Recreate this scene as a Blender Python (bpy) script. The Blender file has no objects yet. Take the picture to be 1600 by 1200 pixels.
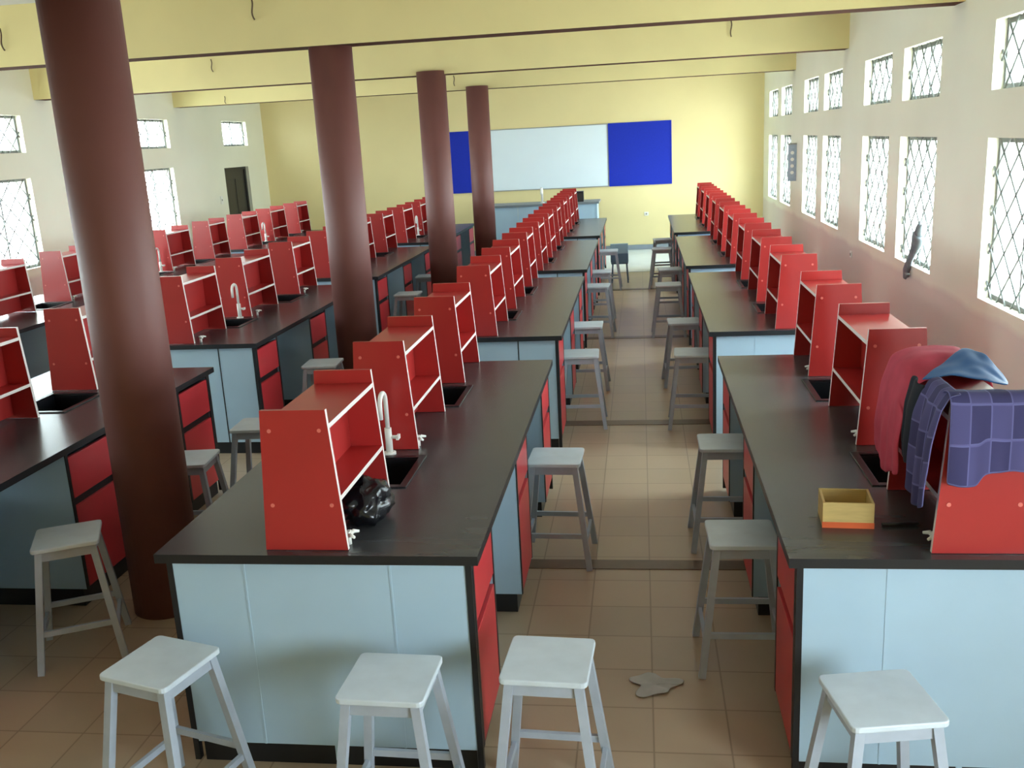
import bpy, bmesh, math, random
from mathutils import Vector, Matrix, noise
random.seed(7)
SC = bpy.context.scene
COL = SC.collection
PI = math.pi

# ------------------------------------------------------------------ materials
def lin(c):
    return tuple(((v/255)/12.92 if v/255 <= .04045 else ((v/255+.055)/1.055)**2.4) for v in c)

def nodes(name):
    m = bpy.data.materials.new(name); m.use_nodes = True
    nt = m.node_tree; b = nt.nodes['Principled BSDF']
    return m, nt, b

def mat(name, rgb, rough=.5, var=.08, scale=6.0, stretch=(1, 1, 1), spec=.5, bump=0.0, metallic=0.0):
    """plain paint or laminate whose colour wanders a little"""
    m, nt, b = nodes(name)
    tc = nt.nodes.new('ShaderNodeTexCoord'); mp = nt.nodes.new('ShaderNodeMapping')
    mp.inputs['Scale'].default_value = stretch
    nz = nt.nodes.new('ShaderNodeTexNoise'); nz.inputs['Scale'].default_value = scale; nz.inputs['Detail'].default_value = 3
    cr = nt.nodes.new('ShaderNodeValToRGB')
    c = lin(rgb)
    cr.color_ramp.elements[0].position = .3; cr.color_ramp.elements[1].position = .7
    cr.color_ramp.elements[0].color = tuple(v*(1-var) for v in c)+(1,)
    cr.color_ramp.elements[1].color = tuple(min(1, v*(1+var)) for v in c)+(1,)
    L = nt.links.new
    L(tc.outputs['Object'], mp.inputs['Vector']); L(mp.outputs['Vector'], nz.inputs['Vector'])
    L(nz.outputs['Fac'], cr.inputs['Fac']); L(cr.outputs['Color'], b.inputs['Base Color'])
    b.inputs['Roughness'].default_value = rough
    b.inputs['Specular IOR Level'].default_value = spec
    b.inputs['Metallic'].default_value = metallic
    if bump:
        bp = nt.nodes.new('ShaderNodeBump'); bp.inputs['Strength'].default_value = bump; bp.inputs['Distance'].default_value = .01
        L(nz.outputs['Fac'], bp.inputs['Height']); L(bp.outputs['Normal'], b.inputs['Normal'])
    return m

def floor_mat():
    m, nt, b = nodes('floor_tiles'); L = nt.links.new
    g = nt.nodes.new('ShaderNodeNewGeometry'); mp = nt.nodes.new('ShaderNodeMapping')
    mp.inputs['Location'].default_value = (-.014, -.01, 0)
    br = nt.nodes.new('ShaderNodeTexBrick'); br.offset = 0; br.squash = 1
    br.inputs['Scale'].default_value = 1; br.inputs['Brick Width'].default_value = .295; br.inputs['Row Height'].default_value = .295
    br.inputs['Mortar Size'].default_value = .004; br.inputs['Mortar Smooth'].default_value = .3
    br.inputs['Color1'].default_value = lin((186, 164, 136))+(1,); br.inputs['Color2'].default_value = lin((178, 158, 132))+(1,)
    br.inputs['Mortar'].default_value = lin((150, 130, 106))+(1,)
    nz = nt.nodes.new('ShaderNodeTexNoise'); nz.inputs['Scale'].default_value = 3; nz.inputs['Detail'].default_value = 5
    mx = nt.nodes.new('ShaderNodeMix'); mx.data_type = 'RGBA'; mx.blend_type = 'MULTIPLY'; mx.inputs['Factor'].default_value = .35
    cr = nt.nodes.new('ShaderNodeValToRGB'); cr.color_ramp.elements[0].color = (.6, .55, .5, 1); cr.color_ramp.elements[1].color = (1, 1, 1, 1)
    L(g.outputs['Position'], mp.inputs['Vector']); L(mp.outputs['Vector'], br.inputs['Vector'])
    L(g.outputs['Position'], nz.inputs['Vector']); L(nz.outputs['Fac'], cr.inputs['Fac'])
    L(br.outputs['Color'], mx.inputs['A']); L(cr.outputs['Color'], mx.inputs['B']); L(mx.outputs['Result'], b.inputs['Base Color'])
    b.inputs['Roughness'].default_value = .32
    return m

def wall_mat(name, top, low, zsplit):
    """painted plaster with a differently painted dado below zsplit"""
    m, nt, b = nodes(name); L = nt.links.new
    g = nt.nodes.new('ShaderNodeNewGeometry'); sx = nt.nodes.new('ShaderNodeSeparateXYZ')
    nz = nt.nodes.new('ShaderNodeTexNoise'); nz.inputs['Scale'].default_value = 1.3; nz.inputs['Detail'].default_value = 4
    ad = nt.nodes.new('ShaderNodeMath'); ad.operation = 'MULTIPLY_ADD'; ad.inputs[1].default_value = .14
    mr = nt.nodes.new('ShaderNodeMapRange'); mr.inputs['From Min'].default_value = zsplit+.05; mr.inputs['From Max'].default_value = zsplit+.11
    mx = nt.nodes.new('ShaderNodeMix'); mx.data_type = 'RGBA'
    mx.inputs['A'].default_value = lin(low)+(1,); mx.inputs['B'].default_value = lin(top)+(1,)
    cr = nt.nodes.new('ShaderNodeValToRGB'); cr.color_ramp.elements[0].color = (.9, .89, .88, 1); cr.color_ramp.elements[1].color = (1, 1, 1, 1)
    mu = nt.nodes.new('ShaderNodeMix'); mu.data_type = 'RGBA'; mu.blend_type = 'MULTIPLY'; mu.inputs['Factor'].default_value = 1
    L(g.outputs['Position'], sx.inputs[0]); L(g.outputs['Position'], nz.inputs['Vector'])
    L(nz.outputs['Fac'], ad.inputs[0]); L(sx.outputs['Z'], ad.inputs[2]); L(ad.outputs[0], mr.inputs['Value']); L(mr.outputs['Result'], mx.inputs['Factor'])
    L(nz.outputs['Fac'], cr.inputs['Fac']); L(mx.outputs['Result'], mu.inputs['A']); L(cr.outputs['Color'], mu.inputs['B'])
    L(mu.outputs['Result'], b.inputs['Base Color'])
    b.inputs['Roughness'].default_value = .55
    return m

def top_mat():
    """dark wood-grain laminate of the bench tops"""
    m, nt, b = nodes('bench_top_laminate'); L = nt.links.new
    g = nt.nodes.new('ShaderNodeNewGeometry'); mp = nt.nodes.new('ShaderNodeMapping'); mp.inputs['Scale'].default_value = (1.2, 7, 1)
    nz = nt.nodes.new('ShaderNodeTexNoise'); nz.inputs['Scale'].default_value = 2.4; nz.inputs['Detail'].default_value = 3; nz.inputs['Distortion'].default_value = .3
    cr = nt.nodes.new('ShaderNodeValToRGB'); e = cr.color_ramp.elements
    e[0].position = .15; e[0].color = lin((54, 56, 59))+(1,); e[1].position = .9; e[1].color = lin((74, 75, 77))+(1,)
    L(g.outputs['Position'], mp.inputs['Vector']); L(mp.outputs['Vector'], nz.inputs['Vector']); L(nz.outputs['Fac'], cr.inputs['Fac'])
    L(cr.outputs['Color'], b.inputs['Base Color']); b.inputs['Roughness'].default_value = .27; b.inputs['Specular IOR Level'].default_value = .65
    return m

def pane_mat():
    m = bpy.data.materials.new('window_glass'); m.use_nodes = True; nt = m.node_tree; nt.nodes.clear(); L = nt.links.new
    o = nt.nodes.new('ShaderNodeOutputMaterial'); t = nt.nodes.new('ShaderNodeBsdfTransparent'); t.inputs[0].default_value = (.97, .99, .98, 1)
    gl = nt.nodes.new('ShaderNodeBsdfGlossy'); gl.inputs['Roughness'].default_value = .02
    mx = nt.nodes.new('ShaderNodeMixShader'); mx.inputs[0].default_value = .04
    L(t.outputs[0], mx.inputs[1]); L(gl.outputs[0], mx.inputs[2]); L(mx.outputs[0], o.inputs[0])
    return m

def check_mat(name, base, light, line, scale):
    """woven check: pale squares and thin lines over a ground colour"""
    m, nt, b = nodes(name); L = nt.links.new
    tc = nt.nodes.new('ShaderNodeUVMap')
    br = nt.nodes.new('ShaderNodeTexBrick'); br.offset = 0; br.inputs['Scale'].default_value = scale
    br.inputs['Brick Width'].default_value = .5; br.inputs['Row Height'].default_value = .5; br.inputs['Mortar Size'].default_value = .02
    br.inputs['Color1'].default_value = lin(base)+(1,); br.inputs['Color2'].default_value = lin(base)+(1,); br.inputs['Mortar'].default_value = lin(line)+(1,)
    ck = nt.nodes.new('ShaderNodeTexChecker'); ck.inputs['Scale'].default_value = scale*2
    ck.inputs['Color1'].default_value = (0, 0, 0, 1); ck.inputs['Color2'].default_value = (1, 1, 1, 1)
    mx = nt.nodes.new('ShaderNodeMix'); mx.data_type = 'RGBA'; mx.inputs['B'].default_value = lin(light)+(1,)
    ml = nt.nodes.new('ShaderNodeMath'); ml.operation = 'MULTIPLY'; ml.inputs[1].default_value = .55
    L(tc.outputs['UV'], br.inputs['Vector']); L(tc.outputs['UV'], ck.inputs['Vector']); L(ck.outputs['Fac'], ml.inputs[0])
    L(ml.outputs[0], mx.inputs['Factor']); L(br.outputs['Color'], mx.inputs['A']); L(mx.outputs['Result'], b.inputs['Base Color'])
    b.inputs['Roughness'].default_value = .9
    return m

M = dict(
    floor=floor_mat(), top=top_mat(), pane=pane_mat(),
    wall_side=wall_mat('cream_wall_paint', (242, 242, 224), (224, 215, 204), .92),
    wall_far=wall_mat('yellow_wall_paint', (240, 223, 166), (240, 222, 162), -1),
    ceil=mat('ceiling_board', (222, 226, 232), .8, .04, 1.5),
    beam=mat('beam_paint', (236, 224, 164), .6, .05, 1.2),
    underside=mat('brown_beam_underside', (96, 66, 56), .9, .08, 2.0, spec=.1),
    brown=mat('brown_gloss_paint', (114, 70, 64), .55, .08, 2.0),
    skirt=mat('grey_skirting', (140, 150, 160), .5, .06),
    red=mat('red_laminate', (172, 48, 46), .3, .05, 4.0),
    reddoor=mat('red_door_laminate', (196, 52, 60), .35, .05, 4.0),
    edge=mat('white_edge_band', (236, 226, 220), .4, .03),
    spot=mat('pink_screw_cap', (222, 120, 108), .4, .03),
    white=mat('white_laminate', (172, 199, 217), .38, .03, 3.0),
    black=mat('black_edge_band', (26, 27, 30), .4, .1),
    sink=mat('black_sink', (22, 24, 28), .3, .1),
    strip=mat('dark_tile_strip', (104, 80, 56), .35, .15, 9.0),
    floor_light_pool=mat('painted_light_pool', (214, 224, 228), .3, .05, 3.0),
    plast=mat('white_plastic', (238, 238, 232), .3, .02),
    stool=mat('pale_grey_stool_paint', (200, 212, 220), .42, .05, 12.0),
    stoolleg=mat('grey_stool_frame_paint', (166, 176, 188), .45, .06, 14.0),
    frame=mat('window_steel', (118, 122, 120), .5, .08),
    bars=mat('grey_burglar_bars', (104, 108, 106), .5, .08),
    door=mat('dark_door', (48, 46, 44), .45, .15, 3.0, (6, 6, 1)),
    board=mat('whiteboard_face', (230, 242, 250), .25, .02, 1.0),
    blue=mat('blue_felt', (18, 44, 176), .9, .06, 40.0),
    alu=mat('board_aluminium', (176, 180, 184), .35, .04, 6.0, metallic=.6),
    polythene=mat('black_polythene', (20, 20, 24), .22, .2, 9.0),
    cardboard=mat('yellow_wood', (196, 168, 104), .65, .12, 8.0, (1, 1, 6)),
    orange=mat('orange_band', (206, 92, 44), .6, .08),
    jacket=mat('red_cloth', (186, 62, 84), .85, .1, 14.0),
    lining=mat('blue_lining', (38, 92, 150), .6, .12, 10.0),
    darkcloth=mat('dark_cloth', (26, 32, 42), .9, .15, 10.0),
    check=check_mat('purple_check_cloth', (58, 56, 98), (88, 86, 136), (100, 100, 150), 2.4),
    rag=mat('grey_rag', (122, 130, 136), .9, .2, 16.0),
    banner=mat('blue_grey_strip', (160, 174, 194), .7, .12, 18.0),
    bluegrey=mat('blue_grey_plastic', (104, 128, 152), .4, .05),
    bluelight=mat('light_blue_plastic', (164, 192, 210), .4, .05),
    cable=mat('dark_cable', (96, 76, 56), .6, .1),
    cable2=mat('clear_sheet', (170, 168, 160), .3, .1, 12.0),
    grey=mat('grey_plastic', (150, 150, 142), .5, .06),
    counter=mat('grey_counter_top', (120, 128, 134), .4, .06, 4.0),
)

# ------------------------------------------------------------------ mesh helpers
class MB:
    """collects shapes; build() links them as one mesh object"""
    def __init__(self): self.bm = bmesh.new(); self.mi = 0
    def faces(self, before): return [f for f in self.bm.faces if f.index < 0 or f not in before]
    def box(self, x0, x1, y0, y1, z0, z1, mi=0, sides=None):
        v = [self.bm.verts.new(p) for p in ((x0, y0, z0), (x1, y0, z0), (x1, y1, z0), (x0, y1, z0), (x0, y0, z1), (x1, y0, z1), (x1, y1, z1), (x0, y1, z1))]
        q = (('b', (0, 3, 2, 1)), ('t', (4, 5, 6, 7)), ('s', (0, 1, 5, 4)), ('e', (1, 2, 6, 5)), ('n', (2, 3, 7, 6)), ('w', (3, 0, 4, 7)))
        for k, idx in q:
            f = self.bm.faces.new([v[i] for i in idx]); f.material_index = (sides or {}).get(k, mi)
        return self
    def hexa(self, lo, hi, mi=0):
        """eight corners: lower ring lo, upper ring hi (anticlockwise from above)"""
        v = [self.bm.verts.new(p) for p in list(lo)+list(hi)]; n = len(lo)
        fs = [self.bm.faces.new([v[i] for i in range(n-1, -1, -1)]), self.bm.faces.new([v[n+i] for i in range(n)])]
        for i in range(n):
            j = (i+1) % n; fs.append(self.bm.faces.new((v[i], v[j], v[n+j], v[n+i])))
        for f in fs: f.material_index = mi
        return fs
    def bar(self, a, b, w, d=None, mi=0):
        """a square bar from a to b"""
        a, b = Vector(a), Vector(b); d = d or w; t = (b-a).normalized()
        u = t.cross(Vector((0, 0, 1)));
        u = Vector((1, 0, 0)) if u.length < 1e-4 else u.normalized()
        if abs(t.z) > .9: u = Vector((1, 0, 0)); u = (u-t*u.dot(t)).normalized()
        n = t.cross(u).normalized()
        ring = lambda c: [c-u*w/2-n*d/2, c+u*w/2-n*d/2, c+u*w/2+n*d/2, c-u*w/2+n*d/2]
        self.hexa(ring(a), ring(b), mi); return self
    def tube(self, pts, r, seg=10, mi=0, radii=None):
        pts = [Vector(p) for p in pts]; rings = []
        ref = None
        for i, p in enumerate(pts):
            t = (pts[min(i+1, len(pts)-1)]-pts[max(i-1, 0)]).normalized()
            if ref is None: ref = Vector((1, 0, 0)) if abs(t.x) < .9 else Vector((0, 1, 0))
            u = (ref-t*ref.dot(t)).normalized(); ref = u; w = t.cross(u); rr = radii[i] if radii else r
            rings.append([self.bm.verts.new(p+(u*math.cos(2*PI*k/seg)+w*math.sin(2*PI*k/seg))*rr) for k in range(seg)])
        for a, b in zip(rings, rings[1:]):
            for k in range(seg):
                f = self.bm.faces.new((a[k], a[(k+1) % seg], b[(k+1) % seg], b[k])); f.smooth = True; f.material_index = mi
        for rg, rev in ((rings[0], True), (rings[-1], False)):
            f = self.bm.faces.new(list(reversed(rg)) if rev else rg); f.material_index = mi
        return self
    def disc(self, c, r, axis, seg=10, mi=0, h=.0015):
        c = Vector(c); a = Vector(axis).normalized(); return self.tube([c-a*h, c+a*h], r, seg, mi)
    def build(self, name, mats, parent=None, bevel=0.0, smooth=False):
        me = bpy.data.meshes.new(name); bmesh.ops.recalc_face_normals(self.bm, faces=self.bm.faces); self.bm.to_mesh(me); self.bm.free()
        for m in (mats if isinstance(mats, (list, tuple)) else [mats]): me.materials.append(m)
        if smooth:
            for p in me.polygons: p.use_smooth = True
        o = bpy.data.objects.new(name, me); COL.objects.link(o)
        if parent: o.parent = parent
        if bevel:
            b = o.modifiers.new('edge', 'BEVEL'); b.width = bevel; b.segments = 2; b.limit_method = 'ANGLE'
        return o

def thing(name, label, cat, loc=(0, 0, 0), rz=0.0, group=None):
    o = bpy.data.objects.new(name, None); COL.objects.link(o); o.empty_display_size = .1
    o.location = loc; o.rotation_euler = (0, 0, rz); tag(o, label, cat, group); return o
def tag(o, label, cat, group=None):
    o['label'] = label; o['category'] = cat
    if group: o['group'] = group
    return o
def struct(o):
    o['kind'] = 'structure'; return o
def dup(root, loc, rz, label, group=None):
    """a copy of a thing with copies of its parts and sub-parts"""
    r = root.copy(); COL.objects.link(r); r.location = loc; r.rotation_euler = (0, 0, rz); r['label'] = label
    if group: r['group'] = group
    for ch in list(root.children):
        c = ch.copy(); COL.objects.link(c); c.parent = r
        for g in ch.children:
            d = g.copy(); COL.objects.link(d); d.parent = c
    return r

# ------------------------------------------------------------------ camera
CF, CP, CY, CR, CH = 1499.42, .24878, -.1407, -.05331, 2.30766
def camera():
    cp, sp, cy, sy, cr, sr = math.cos(CP), math.sin(CP), math.cos(CY), math.sin(CY), math.cos(CR), math.sin(CR)
    fwd = Vector((sy*cp, cy*cp, -sp)); rt = Vector((cy, -sy, 0)); up = rt.cross(fwd)
    r2 = rt*cr+up*sr; u2 = -rt*sr+up*cr
    mw = Matrix((r2, u2, -fwd)).transposed().to_4x4(); mw.translation = (0, 0, CH)
    cd = bpy.data.cameras.new('camera'); cd.sensor_width = 36; cd.lens = CF*36/1600; cd.clip_start = .05; cd.clip_end = 200
    o = bpy.data.objects.new('camera', cd); COL.objects.link(o); o.matrix_world = mw; SC.camera = o
camera()

# ------------------------------------------------------------------ the room
XL, XR, YB, YF, ZC, TH = -7.78, 2.42, -3.0, 19.88, 3.62, .22
LOW, UPP = (1.02, 2.15), (2.47, 2.93)
rw = []
for k in range(-2, 3):
    for s in (8.5, 10.08):
        y = s+3.93*k
        if y > 4 and y+1.15 < YF-.2: rw.append((y, y+1.15))
RDOOR = (-.35, 1.55)
lw = sorted([(10.6+3.95*k, 11.75+3.95*k) for k in (-2, -1, 0, 1)]+[(9.02+3.95*k, 10.17+3.95*k) for k in (-1, 0, 1)])
LDOOR = (17.74, 18.9)
holes_r = [(a, b, *LOW) for a, b in rw]+[(a, b, *UPP) for a, b in rw]+[(RDOOR[0], RDOOR[1], .9, 2.15)]
holes_l = [(a, b, *LOW) for a, b in lw]+[(a, b, *UPP) for a, b in lw]+[(17.86, 19.01, *UPP), (LDOOR[0], LDOOR[1], 0, 2.07)]

def wall_x(name, x0, x1, holes, m):
    ys = sorted({YB-TH, YF+TH} | {h[0] for h in holes} | {h[1] for h in holes}); zs = sorted({0, ZC} | {h[2] for h in holes} | {h[3] for h in holes})
    mb = MB()
    for y0, y1 in zip(ys, ys[1:]):
        for z0, z1 in zip(zs, zs[1:]):
            cy, cz = (y0+y1)/2, (z0+z1)/2
            if not any(h[0] < cy < h[1] and h[2] < cz < h[3] for h in holes): mb.box(x0, x1, y0, y1, z0, z1)
    bmesh.ops.remove_doubles(mb.bm, verts=mb.bm.verts, dist=1e-5)
    seen = {}
    for f in mb.bm.faces: seen.setdefault(tuple(round(v, 4) for v in f.calc_center_median()), []).append(f)
    bmesh.ops.delete(mb.bm, geom=[f for v in seen.values() if len(v) > 1 for f in v], context='FACES')
    return struct(mb.build(name, m))
wall_x('wall_right', XR, XR+TH, holes_r, M['wall_side'])
wall_x('wall_left', XL-TH, XL, holes_l, M['wall_side'])
struct(MB().box(XL, XR, YF, YF+TH, 0, ZC).build('wall_far', M['wall_far']))
struct(MB().box(XL, XR, YB-TH, YB, 0, ZC).build('wall_back', M['wall_far']))
struct(MB().box(XL-TH, XR+TH, YB-TH, YF+TH, -.1, 0).build('floor', M['floor']))
struct(MB().box(XL-TH, XR+TH, YB-TH, YF+TH, ZC, ZC+.1).build('ceiling', M['ceil']))
struct(MB().box(XL, XR, YF-.015, YF, 0, .1).build('baseboard_far', M['skirt']))
n = 0
for y in (.1, 4.05, 7.98, 12.1, 16.0):
    n += 1
    struct(MB().box(XL, XR, y, y+.26, 3.13, ZC, 0, {'b': 1}).build('trim_%d' % n, [M['beam'], M['underside']]))
for y, w in ((4.865, .115), (7.57, .13), (11.02, .12), (14.62, .13)):
    n += 1
    struct(MB().box(XL, XR, y, y+w, 0, .004).build('trim_%d' % n, M['strip']))

n += 1; struct(MB().box(XL, XR, 16.6, YF-.02, 0, .004).build('trim_%d' % n, M['floor_light_pool']))  # daylight pool on the far floor, painted in as a pale slab
# windows: steel frame, one pane, diagonal burglar bars, seen from inside (+X is outside)
def window_parts(w, h):
    f = MB(); t = .035
    for a in ((-w/2, -w/2+t, 0, h), (w/2-t, w/2, 0, h), (-w/2+t, w/2-t, 0, t), (-w/2+t, w/2-t, h-t, h), (-.012, .012, t, h-t)):
        f.box(.075, .105, a[0], a[1], a[2], a[3])
    f = f.build('window_frame', M['frame'])
    p = MB().box(.088, .092, -w/2+t, w/2-t, t, h-t).build('window_pane', M['pane'])
    b = MB(); s = .27
    k = -h
    while k < w:
        for sg in (1, -1):
            y0, y1 = k, k+h; z0, z1 = 0.0, h
            if y0 < 0: z0 = -y0; y0 = 0
            if y1 > w: z1 = h-(y1-w); y1 = w
            if z1-z0 > .06:
                q = lambda y, z: (.055, sg*(y-w/2), z)
                b.tube([q(y0, z0), q(y1, z1)], .0075, 6)
        k += s
    b = b.build('burglar_bars', M['bars'])
    return f, p, b
def make_window(n, x, yc, z, side, proto):
    e = bpy.data.objects.new('window_%d' % n, None); COL.objects.link(e); e.location = (x, yc, z); e.rotation_euler = (0, 0, 0 if side > 0 else PI); struct(e)
    e.empty_display_size = .1
    for o in proto:
        c = o if o.parent is None else o.copy()
        if c is not o: COL.objects.link(c)
        c.parent = e
def portal(x, yc, z0, w, h, side):
    l = bpy.data.lights.new('window_portal', 'AREA'); l.shape = 'RECTANGLE'; l.size = h; l.size_y = w; l.cycles.is_portal = True
    o = bpy.data.objects.new('window_portal', l); COL.objects.link(o); o.location = (x+side*.21, yc, z0+h/2); o.rotation_euler = (0, side*PI/2, 0)
PL, PU = window_parts(1.15, LOW[1]-LOW[0]), window_parts(1.15, UPP[1]-UPP[0])
n = 0
for side, x, ws in ((1, XR, rw), (-1, XL, lw)):
    for a, b in ws:
        for (z0, z1), pr in ((LOW, PL), (UPP, PU)):
            n += 1; make_window(n, x, (a+b)/2, z0, side, pr); portal(x, (a+b)/2, z0, 1.15, z1-z0, side)
portal(XR, sum(RDOOR)/2, .9, RDOOR[1]-RDOOR[0], 1.25, 1)
n += 1; make_window(n, XL, 18.435, UPP[0], -1, PU); portal(XL, 18.435, UPP[0], 1.15, UPP[1]-UPP[0], -1)

d = bpy.data.objects.new('door_1', None); COL.objects.link(d); struct(d); d.location = (XL, (LDOOR[0]+LDOOR[1])/2, 0)
f = MB(); hw = .58
f.box(-.16, -.06, -hw, -hw+.05, 0, 2.07).box(-.16, -.06, hw-.05, hw, 0, 2.07).box(-.16, -.06, -hw+.05, hw-.05, 2.02, 2.07)
f.build('door_frame', M['door'], d)
f = MB().box(-.13, -.09, -hw+.05, hw-.05, .01, 2.02)
for z0, z1 in ((.15, .85), (1.0, 1.85)):
    for y0, y1 in ((-.45, -.06), (.06, .45)): f.box(-.09, -.08, y0, y1, z0, z1)
f.build('door_leaf', M['door'], d, .004)
MB().tube([(-.09, -.46, 1.02), (-.05, -.46, 1.02), (-.05, -.36, 1.02)], .011, 8).build('door_handle', M['alu'], d)

f = MB(); q = (RDOOR[1]-RDOOR[0])/2
f.box(.06, .16, -q, -q+.05, .9, 2.15).box(.06, .16, q-.05, q, .9, 2.15).box(.06, .16, -q+.05, q-.05, 2.10, 2.15).box(.06, .16, -q+.05, q-.05, .9, .95)
d2 = struct(f.build('window_%d' % (n+1), M['frame'])); d2.location = (XR, sum(RDOOR)/2, 0)

# pillars
ORD = ['first', 'second', 'third', 'fourth', 'fifth', 'sixth', 'seventh', 'eighth', 'ninth', 'tenth', 'eleventh', 'twelfth']
for (x, y), lab in zip(((-2.53, 4.4), (-2.53, 8.16), (-2.52, 12.14), (-2.565, 15.9)),
        ('brown round pillar nearest the camera, cut by the top of the picture', 'brown round pillar second along the line from the camera',
         'brown round pillar third along the line, in front of the blue board', 'brown round pillar fourth and last in line, near the whiteboard')):
    f = MB(); f.tube([(0, 0, 0), (0, 0, 3.17 if y > 5 else 3.13)], .18, 40)
    o = f.build('pillar', M['brown']); o.location = (x, y, 0); tag(o, lab, 'pillar', 'brown pillars down the room'); o['kind'] = 'thing'

# ------------------------------------------------------------------ lab bench
BW, BL, BT = .604, 3.05, .9          # half width, length, height
SINKS = ((.70, 1.08), (1.96, 2.38))
def make_bench(side, joint, taps, gas):
    """side: +1 aisle on +X. local origin: floor, middle of the near end"""
    root = thing('lab_bench', '', 'lab bench')
    # worktop, cut out around the two sinks
    f = MB(); xs = [-BW, -.165, .165, BW]; ys = [0, *SINKS[0], *SINKS[1], BL]
    for i in range(3):
        for j in range(5):
            if i == 1 and j in (1, 3): continue
            sd = {}
            if i == 0: sd['w'] = 1
            if i == 2: sd['e'] = 1
            if j == 0: sd['s'] = 1
            if j == 4: sd['n'] = 1
            f.box(xs[i], xs[i+1], ys[j], ys[j+1], BT-.035, BT, 0, sd)
    bmesh.ops.remove_doubles(f.bm, verts=f.bm.verts, dist=1e-5)
    seen = {}
    for q in f.bm.faces: seen.setdefault(tuple(round(v, 4) for v in q.calc_center_median()), []).append(q)
    bmesh.ops.delete(f.bm, geom=[q for v in seen.values() if len(v) > 1 for q in v], context='FACES')
    f.build('worktop', [M['top'], M['black']], root)
    # end panels: three white boards with strips between, black edge bands
    for y0, y1 in ((.03, .05), (BL-.05, BL-.03)):
        w = BW-.03
        f = MB()
        for a, b in ((-w+.022, -.28), (-.272, .272), (.28, w-.022)): f.box(a, b, y0, y1, .1, BT-.035)
        f.box(-w, -w+.022, y0-.004, y1+.002, .02, BT-.035, 1).box(w-.022, w, y0-.004, y1+.002, .02, BT-.035, 1)
        p = f.build('end_panel', [M['white'], M['black']], root)
        for x in (-.276, .276):
            dark = (joint == 'dark' and x*side < 0) or joint == 'both' or (joint == 'right' and x > 0)
            yy = (y0-.002, y1) if y0 < 1 else (y0, y1+.002)
            MB().box(x-.004, x+.004, yy[0], yy[1], .1, BT-.035).build('joint_strip', M['black'] if dark else M['white'], p)
    for a, b in ((.055, .495), (1.305, 1.745), (2.555, BL-.055)):
        MB().box(-BW+.06, BW-.06, a, b, 0, .1).build('plinth', M['black'], root)
    MB().box(-.01, .01, .05, BL-.05, .02, BT-.24).build('centre_partition', M['white'], root)
    for sx in (1, -1):
        for k, a in enumerate((.05, 1.3, 2.55)):
            b = a+.45; xo = sx*(BW-.03); xi = sx*.012
            X = lambda p, q: (min(p, q), max(p, q))
            f = MB()
            for y0 in (a, b-.018):
                f.box(*X(xi, xo-sx*.004), y0, y0+.018, .1, BT-.036); f.box(*X(xo-sx*.004, xo+sx*.001), y0-.002, y0+.02, .1, BT-.036, 1)
            f.box(*X(xi, xo-sx*.03), a+.018, b-.018, .1, .118).box(*X(xi, xo-sx*.02), a+.018, b-.018, BT-.06, BT-.036, 1)
            f.box(*X(xo-sx*.06, xo-sx*.018), a+.018, b-.018, .56, .605, 1)
            c = f.build('cabinet', [M['white'], M['black']], root)
            MB().box(*X(xo-sx*.018, xo), a+.022, b-.022, .608, BT-.07).build('drawer', M['reddoor'], c, .002)
            MB().box(*X(xo-sx*.018, xo), a+.022, b-.022, .108, .562).build('cabinet_door', M['reddoor'], c, .002)
    for s in SINKS:
        f = MB(); x = .165; y0, y1 = s; t = .012; z0, z1 = BT-.22, BT-.004
        f.box(-x, x, y0, y1, z0-t, z0).box(-x, -x+t, y0, y1, z0, z1).box(x-t, x, y0, y1, z0, z1).box(-x+t, x-t, y0, y0+t, z0, z1).box(-x+t, x-t, y1-t, y1, z0, z1)
        for q in ((-x-.02, -x+t, y0-.02, y1+.02), (x-t, x+.02, y0-.02, y1+.02), (-x+t, x-t, y0-.02, y0+t), (-x+t, x-t, y1-t, y1+.02)): f.box(*q, BT, BT+.006)
        k = f.build('sink', M['sink'], root, .002)
        MB().tube([(0, (y0+y1)/2, z0), (0, (y0+y1)/2, z0+.004)], .03, 14).build('drain', M['alu'], k)
        if (0 if s is SINKS[0] else 1) not in taps: continue
        y = y1+.055
        f = MB().tube([(0, y, BT), (0, y, BT+.012), (0, y, BT+.013)], .028, 14, radii=[.03, .03, .018])
        f.tube([(0, y, BT+.01), (0, y, BT+.13)], .017, 12)
        pts = [(0, y, BT+.12), (0, y, BT+.26)]+[(0, y-.05+.05*math.cos(a), BT+.26+.05*math.sin(a)) for a in [PI*q/8 for q in range(1, 8)]]+[(0, y-.1, BT+.26), (0, y-.103, BT+.20)]
        f.tube(pts, .011, 10)
        t = f.build('tap', M['plast'], root)
        MB().tube([(0, y, BT+.085), (.045, y, BT+.085)], .009, 8).box(.04, .052, y-.02, y+.02, BT+.075, BT+.095).build('tap_handle', M['plast'], t)
    for k in gas:
        a = (.105, 1.26, 2.53)[k]; x = side*.11; f = MB().tube([(x, a, BT), (x, a, BT+.035)], .010, 10)
        for dy in (-1, 1): f.tube([(x, a, BT+.032), (x+side*.014, a+dy*.02, BT+.043), (x+side*.032, a+dy*.03, BT+.038)], .007, 8, radii=[.009, .008, .005])
        g = f.build('gas_tap', M['plast'], root)
        MB().box(x-.006, x+.006, a-.016, a+.016, BT+.042, BT+.05).build('gas_tap_handle', M['plast'], g)
    return root

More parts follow.
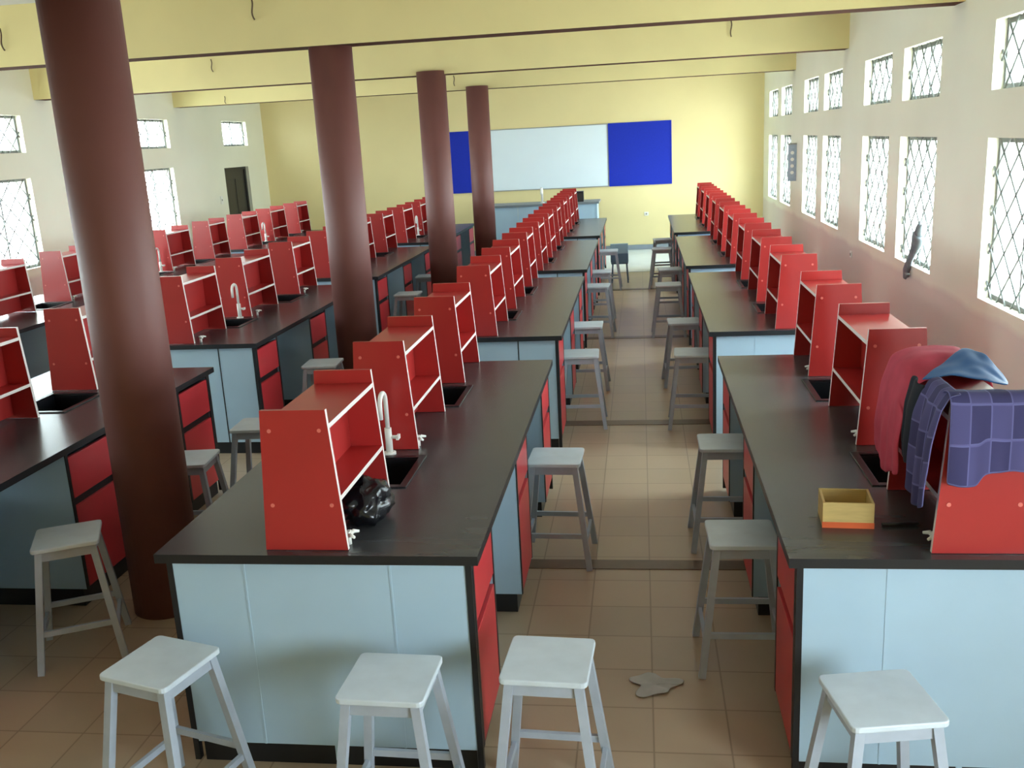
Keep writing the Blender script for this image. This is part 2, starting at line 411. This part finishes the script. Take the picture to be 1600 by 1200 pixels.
# ------------------------------------------------------------------ red two-tier reagent shelf
def make_shelf(length):
    root = thing('reagent_shelf', '', 'shelf')
    hb, ht, H, t = .155, .12, .53, .018
    hw = lambda z: hb+(ht-hb)*z/H
    for y0 in (0, length-t):
        f = MB()
        fs = f.hexa([(-hb, y0, .002), (hb, y0, .002), (hb, y0+t, .002), (-hb, y0+t, .002)], [(-ht, y0, H), (ht, y0, H), (ht, y0+t, H), (-ht, y0+t, H)])
        for q in fs:
            q.normal_update()
            if abs(q.normal.y) < .5: q.material_index = 1
            if q.normal.z > .5 or q.normal.z < -.5: q.material_index = 0
        yy = y0-.0008 if y0 == 0 else y0+t+.0008
        for z in (.175, .455):
            for s in (-1, 1): f.disc((s*(hw(z)-.033), yy, z), .0075, (0, 1, 0), 10, 2)
        f.build('side_panel', [M['red'], M['edge'], M['spot']], root)
    for z in (.187, .457):
        w = hw(z)-.001
        f = MB(); f.box(-w, w, t, length-t, z, z+t, 0, {'e': 1, 'w': 1}); f.build('shelf_board', [M['red'], M['edge']], root)
    MB().box(-.008, .008, t, length-t, .02, .187).box(-.008, .008, t, length-t, .187+t, .457).build('middle_panel', M['red'], root)
    return root

# rows of benches: (key, bench middle X, shelf middle X, aisle side, where in words)
ROWS = [('C', -1.193, -1.224, 1, 'in the row between the open aisle and the pillars'),
        ('R', 1.077, 1.095, -1, 'in the row by the paired windows'),
        ('L', -3.537, -3.61, 1, 'in the row just behind the pillars'),
        ('W', -6.09, -6.12, 1, 'in the row by the dark door wall')]
Y0 = (3.06, 6.88, 10.45, 14.05)
UN = ((.045, .61), (1.2, .66), (2.47, .56))
RG = {'C': 'aisle row beside the pillars', 'R': 'row by the paired windows', 'L': 'row behind the pillars', 'W': 'row by the dark door wall'}
protoB, protoS = {}, {}
TAPS = {('C', 0): (0,), ('L', 1): (0,), ('L', 3): (0,), ('W', 2): (0,), ('W', 3): (0,)}
GAS = {('C', 0): (0, 1), ('R', 0): (0, 1, 2), ('L', 0): (1,), ('L', 1): (0, 1, 2), ('W', 1): (1, 2), ('W', 2): (1,), ('W', 3): (1, 2)}
SHORT = {'C': 'aisle row beside the pillars', 'R': 'row by the paired windows', 'L': 'row behind the pillars', 'W': 'row by the dark door wall'}
for key, bx, sx, side, words in ROWS:
    first_b = 1 if key == 'W' else 0
    first_u = {'L': 1, 'W': 4}.get(key, 0)
    for i in range(first_b, 4):
        lab = 'dark-topped white lab bench in the %s, %s from the camera' % (SHORT[key], ORD[i-first_b])
        jk = {'C': 'right' if i else 'none', 'R': 'dark', 'L': 'right', 'W': 'right'}[key]; tp = TAPS.get((key, i), ()); gs = GAS.get((key, i), ()); pk = (side, jk, tp, gs)
        grp = 'lab benches of the '+RG[key]
        loc = (bx, Y0[i], 0)
        if pk not in protoB:
            b = make_bench(side, jk, tp, gs); b.location = loc; b['label'] = lab; b['group'] = grp; protoB[pk] = b
        else: dup(protoB[pk], loc, 0, lab, grp)
        for u, (off, ln) in enumerate(UN):
            k = i*3+u
            if k < first_u: continue
            q = 'red two-tier shelf on the %s, %s shelf from the camera' % (SHORT[key], ORD[k-first_u])
            loc2 = (sx, Y0[i]+off, BT); grp2 = 'red shelves on the '+RG[key]
            if u not in protoS:
                s = make_shelf(ln); s.location = loc2; s['label'] = q; s['group'] = grp2; protoS[u] = s
            else: dup(protoS[u], loc2, 0, q, grp2)

# ------------------------------------------------------------------ stools
def make_stool():
    root = thing('lab_stool', '', 'stool'); H = .6
    f = MB(); w = .147; r = .02
    ring = []
    for cx, cy, a0 in ((1, -1, -PI/2), (1, 1, 0), (-1, 1, PI/2), (-1, -1, PI)):
        for q in range(4):
            a = a0+q*PI/6; ring.append((cx*(w-r)+r*math.cos(a), cy*(w-r)+r*math.sin(a)))
    f.hexa([(x, y, H-.02) for x, y in ring], [(x, y, H) for x, y in ring]); f.build('seat', M['stool'], root, .004)
    top, bot, th = .115, .185, .03
    at = lambda sx, sy, z: (sx*(bot+(top-bot)*z/(H-.02)), sy*(bot+(top-bot)*z/(H-.02)), z)
    cs = ((1, 1), (1, -1), (-1, -1), (-1, 1))
    for sx, sy in cs: MB().bar(at(sx, sy, 0), at(sx, sy, H-.02), th).build('leg', M['stoolleg'], root)
    for (a, b), z in zip(((0, 1), (1, 2), (2, 3), (3, 0)), (.15, .19, .15, .19)):
        MB().bar(at(*cs[a], z), at(*cs[b], z), .016, .026).build('rung', M['stoolleg'], root)
    f = MB()
    for a, b in ((0, 1), (1, 2), (2, 3), (3, 0)): f.bar(at(*cs[a], H-.045), at(*cs[b], H-.045), .018, .045)
    f.build('seat_rail', M['stoolleg'], root)
    return root
STOOLS = [
    (-1.70, 2.835, -16, 'pale stool turned askew before the bench end, nearest the big brown pillar'),
    (-.853, 2.77, -2, 'pale stool standing squarely before the middle of the white bench end'),
    (-.337, 2.905, -3, 'pale stool at the open aisle corner of the first bench end'),
    (.7025, 2.72, 10, 'pale stool turned before the brightly lit bench end under the hung clothes'),
    (-2.73, 3.93, 27, 'dim stool standing alone against the foot of the nearest brown pillar'),
    (-.49, 5.04, -2, 'pale stool in the aisle at the first bench beside the pillars'),
    (-.502, 7.64, 2, 'pale stool at the second aisle bench, nearer of two'),
    (-.515, 8.86, 0, 'pale stool at the second aisle bench, farther of two'),
    (-.523, 11.27, -3, 'pale stool at the third aisle bench, nearer of two'),
    (-.54, 12.48, 2, 'pale stool at the third aisle bench, farther of two'),
    (-.50, 14.79, 0, 'pale stool at the fourth aisle bench beside the blue chair'),
    (.41, 3.98, 1, 'grey stool pushed in at the near knee space of the yellow box bench'),
    (.447, 5.27, 0, 'grey stool at the far knee space of the yellow box bench'),
    (.392, 7.6, -2, 'grey stool at second bench by the paired windows, nearer of two'),
    (.379, 8.92, 2, 'grey stool at second bench by the paired windows, farther of two'),
    (.303, 11.2, 0, 'grey stool at the third bench by the paired windows, nearer of two'),
    (.36, 12.5, 3, 'grey stool at the third bench by the paired windows, farther of two'),
    (.31, 14.8, -4, 'grey stool at the last bench by the paired windows, nearer of two'),
    (.35, 16.1, 5, 'grey stool at the last bench by the paired windows, farther of two'),
    (-2.66, 5.06, 6, 'pale stool half hidden behind the nearest brown pillar'),
    (-2.50, 5.74, 3, 'pale stool half hidden behind the first red shelf of the aisle row'),
    (-2.64, 7.5, 4, 'grey stool right in front of the second brown pillar'),
    (-2.77, 11.12, 0, 'grey stool just before the third brown pillar, nearer of two'),
    (-2.86, 12.62, 3, 'grey stool beside the third brown pillar, farther of two'),
]
proto = None
for x, y, a, lab in STOOLS:
    if proto is None:
        proto = make_stool(); proto.location = (x, y, 0); proto.rotation_euler = (0, 0, math.radians(a)); proto['label'] = lab; proto['group'] = 'wooden lab stools'
    else: dup(proto, (x, y, 0), math.radians(a), lab, 'wooden lab stools')

# ------------------------------------------------------------------ far wall
def board(name, x0, x1, z0, z1, face, fr, label, cat):
    r = thing(name, label, cat, ((x0+x1)/2, YF, z0)); w = (x1-x0)/2; h = z1-z0
    MB().box(-w+.015, w-.015, -.022, -.004, .015, h-.015).build('board_face', face, r)
    f = MB(); t = .018
    for q in ((-w, -w+t, 0, h), (w-t, w, 0, h), (-w+t, w-t, 0, t), (-w+t, w-t, h-t, h)): f.box(q[0], q[1], -.028, 0, q[2], q[3])
    f.build('board_frame', fr, r); return r
board('whiteboard', -3.06, -.617, 1.294, 2.525, M['board'], M['alu'], 'wide blank whiteboard on the yellow end wall', 'whiteboard')
board('pin_board', -.612, .636, 1.294, 2.525, M['blue'], M['blue'], 'square blue felt pin board at the open aisle end of the whiteboard', 'pin board')
board('pin_board', -3.88, -3.065, 1.294, 2.525, M['blue'], M['blue'], 'blue felt pin board seen between the third and fourth brown pillars', 'pin board')

r = thing('demonstration_counter', 'white-fronted demonstration counter with grey top below the whiteboard', 'counter', (-1.93, 18.2, 0))
MB().box(-1.17, 1.17, 0, .75, 1.075, 1.113).build('counter_top', M['counter'], r, .003)
f = MB().box(-1.11, -.37, .04, .06, .1, 1.075).box(-.365, .365, .04, .06, .1, 1.075).box(.37, 1.11, .04, .06, .1, 1.075); f.build('front_panel', M['white'], r)
for x in (-1.13, 1.11): MB().box(x, x+.02, .03, .72, .1, 1.075).build('end_panel', M['white'], r)
MB().box(-1.09, 1.09, .08, .68, 0, .1).build('plinth', M['black'], r)
f = MB().tube([(.08, .3, 1.113), (.08, .3, 1.12)], .04, 12); f.tube([(.08, .3, 1.12), (.08, .3, 1.33)]+[(.08, .3-.06+.06*math.cos(a), 1.33+.06*math.sin(a)) for a in [PI*q/8 for q in range(1, 9)]]+[(.08, .18, 1.28)], .022, 10)
f.build('tap', M['plast'], r)
o = MB().box(-.075, .075, -.1, .1, 0, .19).box(-.055, .055, -.104, -.1, .02, .15, 1).build('speaker_box', [M['black'], M['door']], None, .008)
o.location = (-1.135, 18.5, 1.113); tag(o, 'small black box standing on the end of the demonstration counter', 'box')

def plate(name, loc, rz, label, cat, w=.075, h=.075):
    r = thing(name, label, cat, loc, rz)
    MB().box(-w/2, w/2, -.012, 0, 0, h).build('cover_plate', M['plast'], r, .003)
    MB().box(-.014, .014, -.018, -.012, h/2-.016, h/2+.016).build('rocker', M['grey'], r, .002)
plate('wall_socket', (.117, YF, .68), 0, 'small white socket low on the yellow end wall beyond the aisle', 'socket', .09)
plate('wall_socket', (XR, 11.58, .78), -PI/2, 'small white socket low on the wall below the paired windows', 'socket', .09)
plate('light_switch', (XL, 17.45, 1.42), PI/2, 'grey switch plate on the wall beside the dark door', 'switch', .1, .15)

# loose cables left hanging from the beams where fans or lamps should be
for x, y, z, h, lab in (
        (-3.09, 7.972, 3.36, .18, 'short loose cable hanging on the nearest beam between the first two pillars'),
        (-5.32, 7.972, 3.26, .18, 'short loose cable hanging on the nearest beam, beside the first pillar'),
        (1.075, 12.092, 3.34, .2, 'short loose cable hanging on the second beam above the bench row by the windows'),
        (-5.3, 12.092, 3.33, .15, 'short loose cable hanging on the second beam between the first two pillars'),
        (-6.85, 15.992, 3.14, .12, 'short loose cable hanging on the farthest beam toward the dark door'),
        (-2.95, 15.992, 3.2, .16, 'short loose cable hanging on the farthest beam between the last two pillars')):
    f = MB(); f.tube([(.012*math.sin(q*.55)+.02*(q/10)**2, -.008-.02*math.sin(PI*q/10), h*(1-q/10)) for q in range(11)], .007, 6)
    o = f.build('hanging_cable', M['cable']); o.location = (x, y, z); tag(o, lab, 'cable', 'loose cables on the beams')

# blue-grey strip with pale spots, hung flat to the aisle on the window wall
r = thing('hanging_strip', 'blue-grey hanging strip with pale round spots between the far paired windows', 'hanging strip', (XR-.008, 15.72, 1.46))
f = MB(); f.box(-.13, 0, -.004, .004, 0, .56); f.build('fabric', M['banner'], r)
for z in (.13, .23, .33, .43): MB().disc((-.065, -.006, z), .027, (0, 1, 0), 14, 0, .003).build('round_spot', M['plast'], r)
MB().box(-.135, 0, -.008, .008, .555, .575).build('hanging_rod', M['grey'], r)

# ------------------------------------------------------------------ loose things on the benches
def solid(o, t, sub=1):
    m = o.modifiers.new('thickness', 'SOLIDIFY'); m.thickness = t; m.offset = 0
    if sub: s = o.modifiers.new('soft', 'SUBSURF'); s.levels = sub; s.render_levels = sub
def sheet(name, fn, nu, nv, m, parent=None, t=.006):
    """cloth: a grid fn(u, v) -> point, thickened"""
    bm = bmesh.new(); uv = bm.loops.layers.uv.new('UVMap'); g = []
    for i in range(nu+1): g.append([bm.verts.new(fn(i/nu, j/nv)) for j in range(nv+1)])
    for i in range(nu):
        for j in range(nv):
            f = bm.faces.new((g[i][j], g[i+1][j], g[i+1][j+1], g[i][j+1])); f.smooth = True
            for lp, (a, b) in zip(f.loops, ((i, j), (i+1, j), (i+1, j+1), (i, j+1))): lp[uv].uv = (a/nu, b/nv)
    me = bpy.data.meshes.new(name); bm.to_mesh(me); bm.free(); me.materials.append(m)
    o = bpy.data.objects.new(name, me); COL.objects.link(o)
    if parent: o.parent = parent; me.transform(Matrix.Translation(-parent.location))
    solid(o, t); return o
def path(pts, u):
    L = [0]
    for a, b in zip(pts, pts[1:]): L.append(L[-1]+(Vector(b)-Vector(a)).length)
    s = u*L[-1]
    for i in range(len(pts)-1):
        if s <= L[i+1]+1e-9: return Vector(pts[i]).lerp(Vector(pts[i+1]), (s-L[i])/max(1e-9, L[i+1]-L[i]))
    return Vector(pts[-1])
def nz(p, s, seed): return noise.noise(Vector(p)*s+Vector((seed, seed*1.7, 0)))

# red jacket thrown over the far half of the shelf by the window; its blue lining shows
r = thing('jacket', 'red jacket with blue lining thrown over the first shelf by the paired windows', 'jacket', (1.09, 3.6, 1.3))
jp = [(.925, 0, 1.07), (.915, 0, 1.18), (.925, 0, 1.32), (.955, 0, 1.425), (1.02, 0, 1.452), (1.12, 0, 1.455), (1.20, 0, 1.45), (1.245, 0, 1.39), (1.275, 0, 1.30)]
def jk(u, v):
    p = path(jp, u); y0 = 3.44+.17*max(0, u-.3)/.7; y = y0+(3.79-y0)*v
    hang = max(0, (1.42-p.z)/.35)
    w = .016*nz((p.x*3, y, p.z), 9, 1)+.012*math.sin(v*19+u*3)*hang
    out = -1 if p.x < 1.05 else 1
    z = p.z-(.05*max(0, .45-v)/.45 if .3 < u < .85 else 0)+.03*nz((p.x, y, 0), 8, 2)*(hang > 0)+.006*(1-hang)*abs(nz((p.x, y, 0), 14, 3))
    if u < .25: z -= .06*math.sin(v*PI)*(1-u/.25)
    return (p.x+out*abs(w)*min(1, hang+.1)-.012*hang*(out < 0), y, z)
sheet('jacket_body', jk, 30, 16, M['jacket'], r, .008)
LQ = [Vector(p) for p in ((1.18, 3.68, 1.472), (1.285, 3.50, 1.375), (.965, 3.43, 1.415), (1.245, 3.40, 1.40))]
def ln(u, v):
    p = LQ[0].lerp(LQ[1], u).lerp(LQ[2].lerp(LQ[3], u), v)
    return p+Vector((0, 0, .035*math.sin(PI*u)*(1-.5*v)+.012*nz((u, v, 0), 4, 5)))
sheet('lining', ln, 16, 10, M['lining'], r, .006)
def sl(u, v):
    p = path([(.95, 3.46, 1.43), (.925, 3.45, 1.33), (.918, 3.44, 1.2), (.925, 3.44, 1.13)], u)
    return (p.x-.006+.012*math.sin(v*7), p.y-.15*v*(1-.3*u), p.z+.015*nz((u, v, 0), 5, 6))
sheet('dark_sleeve', sl, 12, 6, M['darkcloth'], r, .008)

# purple checked cloth over the near panel of the same shelf
r = thing('checked_cloth', 'purple checked cloth draped over the near panel of the shelf by the windows', 'cloth', (1.09, 3.2, 1.3))
cp = [(0, 3.082, 1.20), (0, 3.080, 1.32), (0, 3.086, 1.425), (0, 3.115, 1.452), (0, 3.16, 1.45), (0, 3.26, 1.40), (0, 3.38, 1.39)]
def ck(u, v):
    p = path(cp, u); x = .962+.30*v
    hang = max(0, (1.42-p.z)/.22) if p.y < 3.1 else 0
    low = .05*(1-v)*hang*(v < .35)
    return (x, p.y-.008-.010*abs(math.sin(v*11))*hang, p.z+.010*nz((x, u, 0), 9, 7)-low+.02*hang*nz((v*3, 0, 0), 2, 8))
sheet('front_drape', ck, 26, 22, M['check'], r, .005)
sp = [(1.0, 0, 1.452), (.965, 0, 1.446), (.946, 0, 1.40), (.93, 0, 1.30), (.918, 0, 1.18), (.912, 0, 1.07)]
def sd(u, v):
    p = path(sp, u); y = 3.09+.24*v*(1-.25*u)
    hang = min(1, max(0, (1.44-p.z)/.1))
    return (p.x-.012*hang*(1+math.sin(v*14)), y+.012*hang*nz((u, v, 0), 4, 9), p.z-.05*v*u*(1-v)*2)
sheet('side_drape', sd, 24, 16, M['check'], r, .005)

# yellow wooden box and a thin dark rod on the first bench by the windows
r = thing('wooden_box', 'small open yellow wooden box on the bench by the paired windows', 'box', (.72, 3.395, BT), math.radians(-4))
a, b, h, t = .088, .075, .095, .009
f = MB().box(-a, a, -b, -b+t, 0, h).box(-a, a, b-t, b, 0, h).box(-a, -a+t, -b+t, b-t, 0, h).box(a-t, a, -b+t, b-t, 0, h).box(-a+t, a-t, -b+t, b-t, 0, t)
f.build('box_body', M['cardboard'], r, .0015)
MB().box(-a-.001, a+.001, -b-.0015, -b, 0, .022).build('orange_band', M['orange'], r)
f = MB().tube([(0, 0, .008), (.12, .01, .008)], .007, 8); f.tube([(.12, .01, .008), (.132, .011, .008)], .007, 8, radii=[.007, .002])
o = f.build('rod', M['black']); o.location = (.835, 3.335, BT); tag(o, 'thin dark rod lying beside the yellow wooden box', 'rod')  # thin dark rod with a tapered tip

# black plastic bag under the first shelf of the aisle row
def blob(name, m, loc, size, seed, amp, sub=4):
    bm = bmesh.new(); bmesh.ops.create_icosphere(bm, subdivisions=sub, radius=1)
    for v in bm.verts:
        d = v.co.normalized(); k = 1+amp*nz(d, 2.2, seed)+amp*.55*nz(d, 6, seed+3)
        k += .25*max(0, d.z-.7)
        v.co = Vector((d.x*k*size[0], d.y*k*size[1], max(-size[2]*.92, d.z*k*size[2])))
        v.co.z += size[2]*.92
    for f in bm.faces: f.smooth = True
    me = bpy.data.meshes.new(name); bm.to_mesh(me); bm.free(); me.materials.append(m)
    o = bpy.data.objects.new(name, me); COL.objects.link(o); o.location = loc; return o
o = blob('plastic_bag', M['polythene'], (-1.08, 3.395, BT), (.105, .125, .082), 3, .28); tag(o, 'crumpled black plastic bag under the first red shelf of the aisle row', 'bag')

# grey rag tied to the window bars, hanging over the sill
def rag():
    ring = [(-.02, -.13, 0), (.0, -.04, .02), (.02, .03, .12), (.04, .07, .22), (.04, .12, .30)]
    f = MB(); pts = [(-.03, .21, -.10), (-.03, .17, -.04), (-.025, .12, .03), (-.02, .02, .13), (-.02, -.07, .22), (-.02, -.14, .29), (-.02, -.17, .33)]
    f.tube(pts, .05, 14, radii=[.03, .055, .05, .045, .07, .10, .075])
    for v in f.bm.verts:
        v.co.x *= .5; v.co.y += .012*nz(v.co, 18, 2); v.co.z += .02*nz(v.co, 14, 5)
    for dy, dz, ln_ in ((-.24, .42, 1), (-.19, .45, 1), (-.13, .42, 1)):
        f.tube([(-.012, -.15+(dy+.17)*.2, .31), (-.012, (dy-.16)/2, (.31+dz)/2+.02), (-.012, dy, dz)], .02, 8, radii=[.04, .026, .003])
    f.tube([(-.02, .17, -.05), (-.02, .10, -.075), (-.02, .05, -.05)], .015, 8, radii=[.022, .018, .01])
    return f.build('window_rag', M['rag'], None, 0, True)
o = rag(); o.location = (XR-.005, 8.98, 1.0); tag(o, 'ragged grey cloth hanging over the sill of a paired window', 'rag')

# blue plastic chair at the far end of the aisle
r = thing('plastic_chair', 'small blue-grey plastic chair at the far end of the aisle', 'chair', (-.345, 15.5, 0))
f = MB(); f.box(-.135, .135, -.13, .14, .30, .33); f.build('seat', M['bluegrey'], r, .01)
MB().box(-.14, .14, -.14, -.12, .33, .47).build('lower_backrest', M['bluegrey'], r, .008)
MB().box(-.14, .14, -.145, -.125, .47, .63).build('upper_backrest', M['bluelight'], r, .008)
for sx_ in (-1, 1):
    for sy_ in (-1, 1): MB().bar((sx_*.13, sy_*.13, 0), (sx_*.11, sy_*.11, .30), .022).build('leg', M['bluegrey'], r)

# scrap of sheeting on the floor
def scrap(u, v):
    a = 2*PI*u; k = (.085+.02*math.sin(3*a+1)+.02*math.sin(5*a))*v
    return (.0+k*math.cos(a)*1.15, k*math.sin(a), .004+.012*abs(nz((k*math.cos(a), k*math.sin(a), 0), 14, 4)))
o = sheet('plastic_scrap', scrap, 26, 6, M['cable2'], None, .002); o.location = (.02, 3.72, 0); tag(o, 'pale scrap of plastic sheet lying on the aisle floor', 'scrap')

# ------------------------------------------------------------------ daylight
w = bpy.data.worlds.new('daylight'); SC.world = w; w.use_nodes = True; nt = w.node_tree; L = nt.links.new
bg = nt.nodes['Background']; tc = nt.nodes.new('ShaderNodeTexCoord'); sp_ = nt.nodes.new('ShaderNodeSeparateXYZ')
cr = nt.nodes.new('ShaderNodeValToRGB'); mr = nt.nodes.new('ShaderNodeMapRange')
mr.inputs['From Min'].default_value = -1; mr.inputs['From Max'].default_value = 1
e = cr.color_ramp.elements; e[0].position = .40; e[0].color = (.44, .46, .44, 1); e[1].position = .54; e[1].color = (.80, .93, 1.0, 1)
L(tc.outputs['Generated'], sp_.inputs[0]); L(sp_.outputs['Z'], mr.inputs['Value']); L(mr.outputs['Result'], cr.inputs['Fac']); 
sd_ = nt.nodes.new('ShaderNodeMapRange'); sd_.inputs['From Min'].default_value = -1; sd_.inputs['From Max'].default_value = 1
sd_.inputs['To Min'].default_value = 10.0; sd_.inputs['To Max'].default_value = 12.0
L(sp_.outputs['X'], sd_.inputs['Value']); L(sd_.outputs['Result'], bg.inputs['Strength']); L(cr.outputs['Color'], bg.inputs['Color'])
SC.view_settings.view_transform = 'Standard'; SC.view_settings.look = 'None'; SC.view_settings.gamma = 1; SC.view_settings.exposure = 1.42
SC.view_settings.use_curve_mapping = False
SC.cycles.max_bounces = 14; SC.cycles.diffuse_bounces = 8; SC.cycles.glossy_bounces = 4; SC.cycles.transparent_max_bounces = 16
SC.cycles.sample_clamp_indirect = 12; SC.cycles.use_denoising = True; SC.cycles.caustics_reflective = False; SC.cycles.caustics_refractive = False
